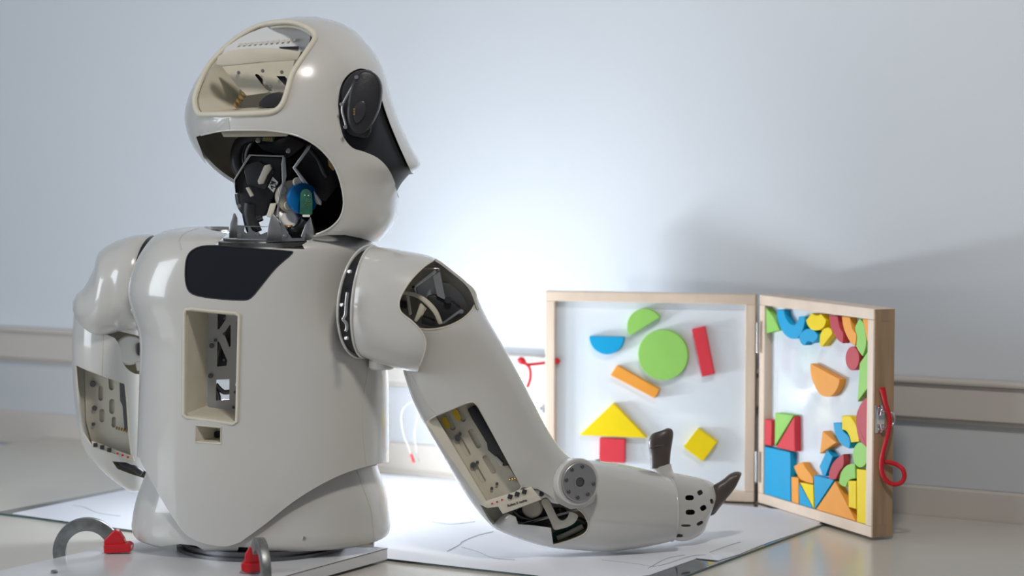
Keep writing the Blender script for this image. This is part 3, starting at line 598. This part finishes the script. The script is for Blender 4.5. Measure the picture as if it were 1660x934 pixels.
part('ring_lip', tube(ringpts((261,383,246,534,Yl-.016,.058,.05,-.023,0)), .0022, 8, True, 1), M['white'], ls)
part('hook', tube([W(x,y,2.455) for x,y in ((210,488),(216,494),(214,504),(220,512),(226,524),(232,532))], .0018, 8), M['metal'], ls)
c3 = lambda x, y: (100+x/3.113, 350+y/3.113)
c4 = lambda x, y: (100+x/2.797, 600+y/2.797)
LU = [(122,505,246,505,2.56,.05,.05),(119,555,246,555,2.56,.054,.05),(120,605,247,605,2.56,.055,.05),(123,650,247,650,2.56,.055,.05),(130,698,247,698,2.56,.052,.05),(142,735,246,735,2.56,.046,.045),(172,768,244,768,2.56,.038,.04),(203,792,238,792,2.56,.025,.03),(215,798,232,798,2.56,.01,.01)]
lwin = [(123,592),(142,600),(172,611),(203,622),(206,650),(209,700),(214,744),(200,741),(150,724),(143,715),(134,700),(126,640)]
ltop = sm2([(170,541),(186,536),(205,540),(228,546),(238,560),(240,600),(228,607),(212,603),(199,588),(195,565),(186,548)],2)
lbot = [(150,727),(170,733),(214,747),(225,756),(237,764),(238,800),(214,797),(180,776),(160,752)]
lu, lutree = shell(LU, .0035, [(lwin,1.9,2.575),(ltop,1.9,2.56),([(182,748),(205,750),(236,764),(236,776),(210,768),(190,760)],1.9,2.55)], m=5)
la = part('upper_arm_shell', lu, M['white'], label='white left upper arm shell hanging beside the torso')
part('window_edge', tube(on(lutree, lwin, -.0004), .0011, 6, True, 1, False), M['beige'], la)
part('seam', tube(on(lutree, [(167,543),(166,570),(165,608)], 0), .0005, 5), M['inner'], la)
def cap4(x0, y0, x1, y1, r):
    a = V(c4(x0, y0)); b = V(c4(x1, y1)); d = (b-a).normalized(); n = V((-d.y, d.x)); out = []
    for c, sg in ((b, 1), (a, -1)):
        for i in range(7):
            t = math.pi*i/6; q = c+(n*math.cos(t)+d*math.sin(t))*sg*r; out.append((q.x, q.y))
    return out
part('tray', holed([c4(*q) for q in ((105,0),(290,60),(320,410),(140,345),(110,230))], 2.54, .002, [cap4(188,60,190,100,4.5),cap4(140,105,140,150,4),cap4(192,165,192,210,4.5),cap4(145,210,145,250,4),cap4(200,245,200,275,3.5)]), M['beige'], la, 'cream inner tray with long slots')
part('tray_back', pp([c4(*q) for q in ((60,-20),(300,40),(330,420),(120,350))], 2.5435, .002), M['inner'], la)
part('dark_rail', pp([c4(*q) for q in ((262,55),(288,62),(296,280),(285,275),(275,160),(265,140))], 2.533, .006), M['dmetal'], la)
for x, y, r in ((143,63,.0038),(150,172,.0032),(145,245,.0022)): part('screw', disc(W(*c4(x,y),2.538), (0,-1,0), r, .003, .0005, 14), M['dmetal'], la)
for x, y in ((153,340),(184,350),(216,362)): part('push_button', box(W(*c4(x,y),2.515), (.005,.004,.005), bev=.0004), M['dark'], la)
for x, y in ((254,378),(277,386),(301,395)): part('red_led', disc(W(*c4(x,y),2.515), (0,-1,0), .0014, .0015, .0002, 12), M['red'], la)
part('label_strip', pp([c4(*q) for q in ((135,322),(322,392),(330,415),(140,352))], 2.517, .004, .0006), M['beige'], la)
for i in range(5): part('contact', lathe(W(*c4(246+i*11,262+i*3),2.533), (1,0,-.2), [(.0015,0),(.0024,.001),(.0015,.002)], 10), M['brass'], la)
part('joint_disc', disc(W(206,568,2.53), (.5,-1,.1), .019, .012, .002), M['white'], la, 'white round joint disc')
part('joint_block', pp([(221,558),(238,550),(238,582),(222,575)], 2.52, .02, .001), M['black'], la)
part('joint_clip', pp([(218,586),(232,588),(232,600),(222,602)], 2.52, .01, .001), M['white'], la)
part('cable_mess', tube([W(x,y,2.525) for x,y in ((192,747),(202,755),(215,758),(230,768))], .004, 8), M['dark'], la)

# ============================================================ slab with clamps
A_ = V((-.153,2.421,0)); d1 = V((-.549,-.836,0)); d2 = V((-.836,.549,0))
B_ = A_+d2*.297
sl = thing('base_slab', (-.35,2.3,0), 'white laminate slab with chipped dark edges under the robot', 'board')
slp = [A_+d1*.48, A_, B_, B_+d1*.48]
link('slab', polyprism([(p.x,p.y) for p in slp], .0035, .0174, .0006), M['slab'], sl)
link('edge_strip', tube([p+V((0,0,.0172)) for p in (A_+d1*.45, A_)], .0005, 5, sm=False), M['slabedge'], sl)
for p in (A_+d1*.03+d2*.03, B_+d1*.03-d2*.03, A_+d1*.44+d2*.03, B_+d1*.44-d2*.03):
    link('rubber_foot', lathe(p+V((0,0,.0001 if (p-V((-.3,2.2,0))).length > 9 else .0)), (0,0,1), [(.008,0),(.008,.0035)], 20), M['black'], sl)
link('screw', disc(G(88,929,.0174), (0,0,1), .004, .003, .0006, 16), M['steel'], sl)
def arc_handle(c, u, r0, r1, th, t0, t1, foot_pts, fY, fd, label):
    c = V(c); u = V(u).normalized(); nrm = u.cross(V((0,0,1))).normalized()
    t = thing('arched_clamp', (c.x, c.y, .0174), label, 'clamp', 'arched clamps on the slab')
    n = 28; vs = []; fs = []
    for i in range(n+1):
        a = t0+(t1-t0)*i/n
        for r, h in ((r0,-th/2),(r1,-th/2),(r1,th/2),(r0,th/2)): vs.append(c+u*math.cos(a)*r+V((0,0,1))*math.sin(a)*r+nrm*h)
    for i in range(n):
        for j in range(4): fs.append((4*i+j,4*i+(j+1)%4,4*i+4+(j+1)%4,4*i+4+j))
    fs += [(0,1,2,3),(4*n,4*n+1,4*n+2,4*n+3)]
    o = link('steel_arc', bevel_me(mesh(vs,fs), .0006, 2), M['steel'], t, 40)
    f = link('red_foot', join(foot_pts), M['red'], t)
    return t
cL = G(145,897,.0174); 
fb = G(190,897,.0174)
Yf = fb.y
foot = [pp([(167,884),(206,882),(212,886),(211,896),(168,898)], Yf-.008, .022, .0015), pp([(168,886),(168,876),(180,864),(186,859),(192,862),(200,874),(204,886)], Yf-.004, .012, .0015)]
arc_handle(W(141,893,Yf), (1,.1,0), .025, .0405, .010, math.radians(32), math.radians(195), foot, 0, 0, 'steel arch clamp with a red plastic foot, left of the robot base')
fb = G(408,930,.0174); Yf = fb.y
foot = [pp([(390,914),(426,912),(427,926),(400,930),(391,926)], Yf-.006, .02, .0015), pp([(395,914),(397,898),(403,888),(411,889),(422,904),(424,914)], Yf-.002, .01, .0015)]
arc_handle(W(422,924,Yf-.028), (.35,-1,0), .022, .037, .010, math.radians(-25), math.radians(140), foot, 0, 0, 'steel arch clamp with a red plastic foot, in front of the torso hem')

# ============================================================ puzzle case
case = thing('puzzle_case', (.35,2.83,.003), 'hinged beech picture case standing open with magnetic whiteboards', 'toy case')
hz = .0042
ZH = .298
hb = V((.349, 2.822, 0))
dl = V((-.31, .082, 0)); dl.normalize(); nl = V((-dl.y, dl.x, 0)); nl = nl if nl.y < 0 else -nl
pr = V((.466, 2.556, 0)); hr = V((.3515, 2.822, 0)); dr = (pr-hr); LR = dr.length; dr.normalize(); nr = V((dr.y, -dr.x, 0)); nr = nr if nr.x < 0 else -nr
class Bd: pass
def panel(org, d, n, Wd, name, thick):
    P = Bd(); P.o, P.d, P.n, P.W, P.t = org, d, n, Wd, thick
    P.pt = lambda u, v, w=0: org+d*u+V((0,0,hz+v))+n*w
    def px(x, y, w):      # pixel -> (u,v) on the plane at height w above the panel front
        r = ray(x, y); p0 = org+n*w; t = (p0-EYE).dot(n)/r.dot(n); q = EYE+r*t-org; return q.dot(d), q.z-hz
    P.px = px; return P
PL = panel(hb+V((-.003,0,0)), dl, nl, .308, 'l', .018)
PR = panel(hr, dr, nr, LR, 'r', .032)
RW = .0145
def build_panel(P, label, thick, ends):
    root = None
    def bar(u0, u1, v0, v1, m):
        return prism_w([P.pt(u0,v0), P.pt(u1,v0), P.pt(u1,v1), P.pt(u0,v1)], P.n*-thick, .0012)
    wb = link('whiteboard', prism_w([P.pt(RW-.001,RW-.001,-.0125),P.pt(P.W-RW+.001,RW-.001,-.0125),P.pt(P.W-RW+.001,ZH-RW+.001,-.0125),P.pt(RW-.001,ZH-RW+.001,-.0125)], P.n*-.003), M['board'], case)
    wb['label'] = label
    for u0,u1,v0,v1,m in ((0,P.W,0,RW,'wood'),(0,P.W,ZH-RW,ZH,'wood'),(0,RW,RW,ZH-RW,'woodv'),(P.W-RW,P.W,RW,ZH-RW,'woodv')):
        link('frame_rail', bar(u0,u1,v0,v1,m), M[m], wb)
    return wb
wl = build_panel(PL, 'left framed whiteboard with a few loose shapes', .018, 0)
wr = build_panel(PR, 'right framed whiteboard packed with shapes along its edges', .032, 1)
# darker outer side board and finger joints on the near end of the right panel
e0, e1 = PR.pt(PR.W+.0002,0.001,-.001), PR.pt(PR.W+.0002,0.001,-.031)
side = prism_w([e0, e1, e1+V((0,0,ZH-.002)), e0+V((0,0,ZH-.002))], dr*.0012, 0)
link('side_board', side, M['woodend'], wr)['label'] = 'darker beech outer side'
for v in (.0015, ZH-.0165):
    q0, q1 = PR.pt(PR.W+.0015,v,-.011), PR.pt(PR.W+.0015,v,-.021)
    link('finger_joint', prism_w([q0, q1, q1+V((0,0,.015)), q0+V((0,0,.015))], dr*.0003), mat('joint_end_grain', (.36,.24,.16), .6), wr)
for v in (.215, .030):
    c = V((.3485, 2.8175, hz+v))
    link('hinge', join([box(c+V((0,0,.022)), (.004,.003,.044), bev=.0005), tube([c+V((0,-.002,0)), c+V((0,-.002,.044))], .0018, 10, sm=False)]), M['metal'], wl)
# latch on the outer side of the right panel
lc = PR.pt(PR.W+.0015, .155, -.0025)
lt = link('latch', join([prism_w([lc+V((0,0,-.018))-nr*0, lc+V((0,0,-.018))-nr*.010, lc+V((0,0,-.010))-nr*.014, lc+V((0,0,.010))-nr*.014, lc+V((0,0,.018))-nr*.010, lc+V((0,0,.018))], dr*.001, .0003),
    box(lc+dr*.004-nr*.006, (.009,.009,.012), bev=.001), tube([lc+dr*.006-nr*.006+V((0,0,z_))-nr*x_ for x_,z_ in ((0,-.012),(.010,-.009),(.017,-.007),(.0195,0),(.017,.007),(.010,.009),(0,.012))], .0014, 8, True)]), mat('chrome', (.82,.82,.84), .22, metal=1), wr, 40)
lt['label'] = 'small chrome toggle latch'
for z_ in (-.014,.014): link('rivet', disc(lc+dr*.0008-nr*.006+V((0,0,z_)), dr, .002, .0012, .0003, 12), M['metal'], wr)
lc2 = PL.pt(PL.W+.003, .125, -.008)
link('catch', join([box(lc2, (.006,.006,.014), bev=.001), box(lc2+V((-.004,0,0)), (.006,.003,.006), bev=.001)]), M['metal'], wl)['label'] = 'small bright metal catch'

# cords
cpx = [(1430,629),(1432,636),(1436,655),(1441,672),(1442,688),(1439,705),(1433,728),(1429,748),(1430,766),(1437,779),(1448,785),(1460,783),(1466,774),(1464,762),(1455,754),(1444,750),(1434,749)]
cme = tube([W(x,y,2.552+(.004 if i > 13 else 0)) for i,(x,y) in enumerate(cpx)], lambda t: .0030 if t > .12 else .0042-.009*t, 12)
tag(link('cord', cme, M['cord'], None, 40), 'red looped cord hanging through the chrome latch', 'cord')
c_l = thing('cord', W(868,590,2.91), 'red knotted cord at the outer edge of the left whiteboard', 'cord')
link('strand', tube([W(x,y,2.925) for x,y in ((843,583),(848,588),(856,591),(870,590),(885,588),(897,586))], lambda t: .0022+.003*max(0,.25-t)*4, 10), M['cord'], c_l, 40)
link('strand', tube([W(x,y,2.92) for x,y in ((850,588),(858,596),(860,606),(859,616),(855,628))], .0022, 10), M['cord'], c_l, 40)
link('knot', lathe(W(846,585,2.925), (1,-.2,-.4), [(.001,-.007),(.0052,-.003),(.0055,.002),(.001,.007)], 16), M['cord'], c_l, 50)
link('knot', lathe(PL.pt(PL.W-RW-.002,.195,-.006), (1,-.2,0), [(.001,-.005),(.0045,-.002),(.0045,.002),(.001,.005)], 16), M['cord'], c_l, 50)

# blocks
def soft(pts, k=4, lim=50):
    """rounds gentle bends, keeps real corners"""
    P = [V((x, y)) for x, y in pts]; n = len(P); T = []; out = []
    for i in range(n):
        a, b = P[i]-P[i-1], P[(i+1) % n]-P[i]
        T.append(None if a.length*b.length == 0 or a.angle(b) > math.radians(lim) else (P[(i+1) % n]-P[i-1])*.5)
    for i in range(n):
        p, q = P[i], P[(i+1) % n]; d = q-p; t0 = T[i]; t1 = T[(i+1) % n]
        out.append((p.x, p.y))
        if t0 is None and t1 is None: continue
        m0 = t0.normalized()*d.length if t0 is not None else (d*1.5-(t1.normalized()*d.length)*.5); m1 = t1.normalized()*d.length if t1 is not None else (d*1.5-(t0.normalized()*d.length)*.5)
        for s_ in range(1, k):
            t = s_/k; h = p*(2*t**3-3*t*t+1)+m0*(t**3-2*t*t+t)+q*(-2*t**3+3*t*t)+m1*(t**3-t*t); out.append((h.x, h.y))
    return out
BT = .0105
def block(P, pts_px, colour, name, label, w=-.0018, shrink=.985):
    uv = [P.px(x, y, w) for x, y in pts_px]
    cu = sum(u for u, v in uv)/len(uv); cv = sum(v for u, v in uv)/len(uv)
    uv = [(cu+(u-cu)*shrink, cv+(v-cv)*shrink) for u, v in uv]
    uv = [(min(max(u, RW+.0004), P.W-RW-.0004), min(max(v, RW+.0004), ZH-RW-.0004)) for u, v in uv]
    me = prism_w([P.pt(u, v, w) for u, v in uv], P.n*-BT, .0007, 2)
    o = link(name, me, PAINT[colour], None, 20); tag(o, label, 'block', 'painted shape blocks on the right board' if P is PR else 'painted shape blocks on the left board')
    return o
def arcpx(P, c, r, a0, a1, n=28, w=-.0018, wd=None):
    u0, v0 = P.px(*c, w); s = 1 if wd is None else wd
    return [(u0+r*math.cos(a0+(a1-a0)*i/n)*s, v0+r*math.sin(a0+(a1-a0)*i/n)) for i in range(n+1)]
def block_uv(P, uv, colour, name, label, w=-.0018):
    me = prism_w([P.pt(u, v, w) for u, v in uv], P.n*-BT, .0007, 2)
    return tag(link(name, me, PAINT[colour], None, 20), label, 'block', 'painted shape blocks on the left board')
R_ = math.radians
u_sign = -1   # on the left panel u grows to the left
block_uv(PL, arcpx(PL,(983,546),.0258,R_(180),R_(360)), 'blue', 'half_disc_block', 'blue half-disc block, flat side up, on the left whiteboard')
block_uv(PL, arcpx(PL,(1045,530),.0262,R_(-32),R_(148)), 'green', 'half_disc_block', 'green half-disc block tilted above the large green disc')
block_uv(PL, arcpx(PL,(1074.5,575.5),.0366,0,R_(360))[:-1], 'green', 'disc_block', 'large green disc block in the middle of the left whiteboard')
block(PL, [(1121,533),(1142,528.5),(1158,607),(1138,612)], 'red', 'bar_block', 'upright red bar block right of the large green disc')
block(PL, [(999.5,592),(1069.7,631.6),(1062,646.5),(988.7,608)], 'orange', 'bar_block', 'slanted orange bar block below the large green disc')
block(PL, [(994,653),(1049,710.5),(938,706)], 'yellow', 'triangle_block', 'wide yellow triangle block forming a roof on the left whiteboard')
block(PL, [(971.5,710),(1013,712),(1012.5,751),(971,749.5)], 'red', 'square_block', 'red square block under the yellow roof triangle')
block(PL, [(1131,694),(1163,717),(1139,749),(1107,725)], 'yellow', 'square_block', 'yellow square block turned on its corner, right of the robot thumb')
d1_ = lambda *a: [(1200+x/4.06, 460+y/4.06) for x, y in a]
d2_ = lambda *a: [(1200+x/3.737, 640+y/3.737) for x, y in a]
def el(c, rx, ry, f): return [f((c[0]+rx*math.cos(2*math.pi*i/32), c[1]+ry*math.sin(2*math.pi*i/32)))[0] for i in range(32)]
RB = [
 (d1_((155,157),(215,215),(258,305),(172,327)), 'green','triangle_block','green triangle block in the top left corner of the right board'),
 (d1_((243,168),(240,215),(258,280),(290,335),(330,362),(375,362),(405,320),(423,260),(425,216),(385,215),(378,245),(358,272),(330,265),(305,235),(290,200),(287,172)), 'blue','arch_block','large blue arch block opening upward at the top of the right board'),
 (d1_((386,355),(405,318),(440,296),(480,305),(508,335),(505,360),(475,392),(462,382),(440,380),(430,395),(428,405),(412,405),(395,385)), 'blue','bridge_block','small blue bridge block below the large blue arch'),
 (d1_((430,242),(470,192),(490,205),(510,208),(530,197),(565,240),(545,290),(500,309),(460,298)), 'yellow','bridge_block','yellow bridge block with a small notch at the top of the right board'),
 (d1_((522,385),(524,340),(545,300),(575,287),(598,300),(606,330),(540,415),(527,415)), 'yellow','half_disc_block','yellow half-disc block under the yellow notched block'),
 (d1_((583,207),(640,212),(645,250),(660,300),(676,322),(675,395),(640,370),(605,310),(590,260)), 'crimson','quarter_ring_block','red quarter-ring block at the top of the right board'),
 (d1_((668,213),(722,220),(728,260),(745,310),(763,332),(755,412),(720,380),(685,310),(672,260)), 'orange','quarter_ring_block','orange quarter-ring block beside the red quarter ring'),
 (d1_((785,228),(810,260),(826,330),(828,390),(822,430),(805,480),(764,415),(768,350),(755,290)), 'green','curved_block','green curved block under the top right corner of the right board'),
 (d1_((805,230),(850,235),(850,392),(838,385),(823,310)), 'orange','quarter_ring_block','orange block sliver in the top right corner of the right board'),
 (el((737,492),46,80,d1_), 'crimson','disc_block','small red disc block below the green curved block'),
 (d1_((852,440),(852,688),(770,780),(785,522)), 'green','parallelogram_block','green slanted block along the right edge of the right board'),
 (d2_((783,2),(738,42),(706,110),(700,165),(712,250),(740,300),(783,331)), 'crimson','disc_block','big dark red rounded block at the right edge of the right board'),
 (d1_((460,523),(655,628),(640,690),(600,738),(560,745),(520,725),(480,655),(462,590)), 'orange','half_disc_block','orange half-disc block alone in the middle of the right board'),
 (d2_((210,108),(322,126),(208,314)), 'green','triangle_block','green triangle block sharing a square with a red triangle'),
 (d2_((327,130),(330,347),(216,320)), 'red','triangle_block','red triangle block sharing a square with a green triangle'),
 (d2_((150,148),(190,155),(186,313),(146,303)), 'red','bar_block','short red bar block standing on the blue square, right board'),
 (d2_((139,310),(303,347),(306,667),(143,625)), 'blue','square_block','large blue square block in the lower left corner of the right board'),
 (d2_((308,497),(352,502),(353,671),(311,660)), 'orange','bar_block','short orange bar block beside the large blue square'),
 (d2_((323,435),(360,410),(378,412),(400,450),(425,480),(440,510),(440,540),(400,530),(360,510)), 'orange','bridge_block','orange bridge block lying above the thin yellow triangle'),
 (d2_((359,530),(441,545),(445,700)), 'yellow','triangle_block','thin yellow triangle block between two blue triangles'),
 (d2_((355,534),(443,708),(357,686)), 'blue','triangle_block','thin blue triangle block left of the yellow triangle'),
 (d2_((444,487),(568,517),(451,702)), 'blue','triangle_block','blue triangle block, point down, left of the big orange triangle'),
 (d2_((574,522),(700,778),(457,708)), 'orange','triangle_block','big orange triangle block at the bottom of the right board'),
 (d2_((497,218),(582,290),(481,360)), 'orange','triangle_block','small orange triangle block left of the blue quarter ring'),
 (d2_((562,168),(610,170),(620,215),(653,250),(665,290),(660,328),(610,300),(575,240)), 'blue','quarter_ring_block','blue quarter-ring block under the yellow quarter ring'),
 (d2_((613,125),(665,130),(703,190),(720,285),(670,291),(660,250),(640,220),(615,212)), 'yellow','quarter_ring_block','yellow quarter-ring block left of the big dark red block'),
 (el((727,365),46,78,d2_), 'green','disc_block','small green disc block above the tall yellow bar'),
 (d2_((478,435),(525,334),(560,375),(515,496),(497,488)), 'blue','parallelogram_block','blue slanted block left of the red quarter disc'),
 (d2_((536,515),(540,460),(570,400),(625,358),(625,430),(600,465),(577,515)), 'crimson','quarter_disc_block','red quarter-disc block above the big orange triangle'),
 (d2_((597,535),(610,470),(645,427),(695,416),(697,508),(665,515),(650,530),(640,560),(615,553)), 'green','quarter_ring_block','green quarter-ring block left of the tall yellow bar'),
 (d2_((653,519),(700,522),(701,695),(656,682)), 'yellow','bar_block','short yellow bar block left of the tall yellow bar'),
 (d2_((704,447),(783,460),(783,798),(706,778)), 'yellow','bar_block','tall yellow bar block in the lower right corner of the right board'),
]
for pts_, c, n, l in RB:
    block(PR, soft(pts_) if n in ('arch_block','bridge_block','half_disc_block','quarter_ring_block','curved_block','quarter_disc_block') or l.startswith('big dark red') else pts_, c, n, l)

# blurred charger lead hanging on the wall behind the robot
cb = thing('cable', wallp(.75,.03,.10), 'thin pale lead with red plugs hanging at the wall beside the torso', 'cable')
link('lead', tube([W(x,y,2.98) for x,y in ((660,655),(651,670),(653,700),(662,725),(668,742),(672,748))], .0010, 8), M['clear'], cb, 40)
link('lead', tube([W(x,y,2.98) for x,y in ((660,655),(672,652),(678,672),(672,700),(676,735),(680,750))], .0010, 8), M['clear'], cb, 40)
link('plug', tube([W(x,y,2.975) for x,y in ((666,736),(671,750))], .002, 8, sm=False), M['red'], cb, 40)
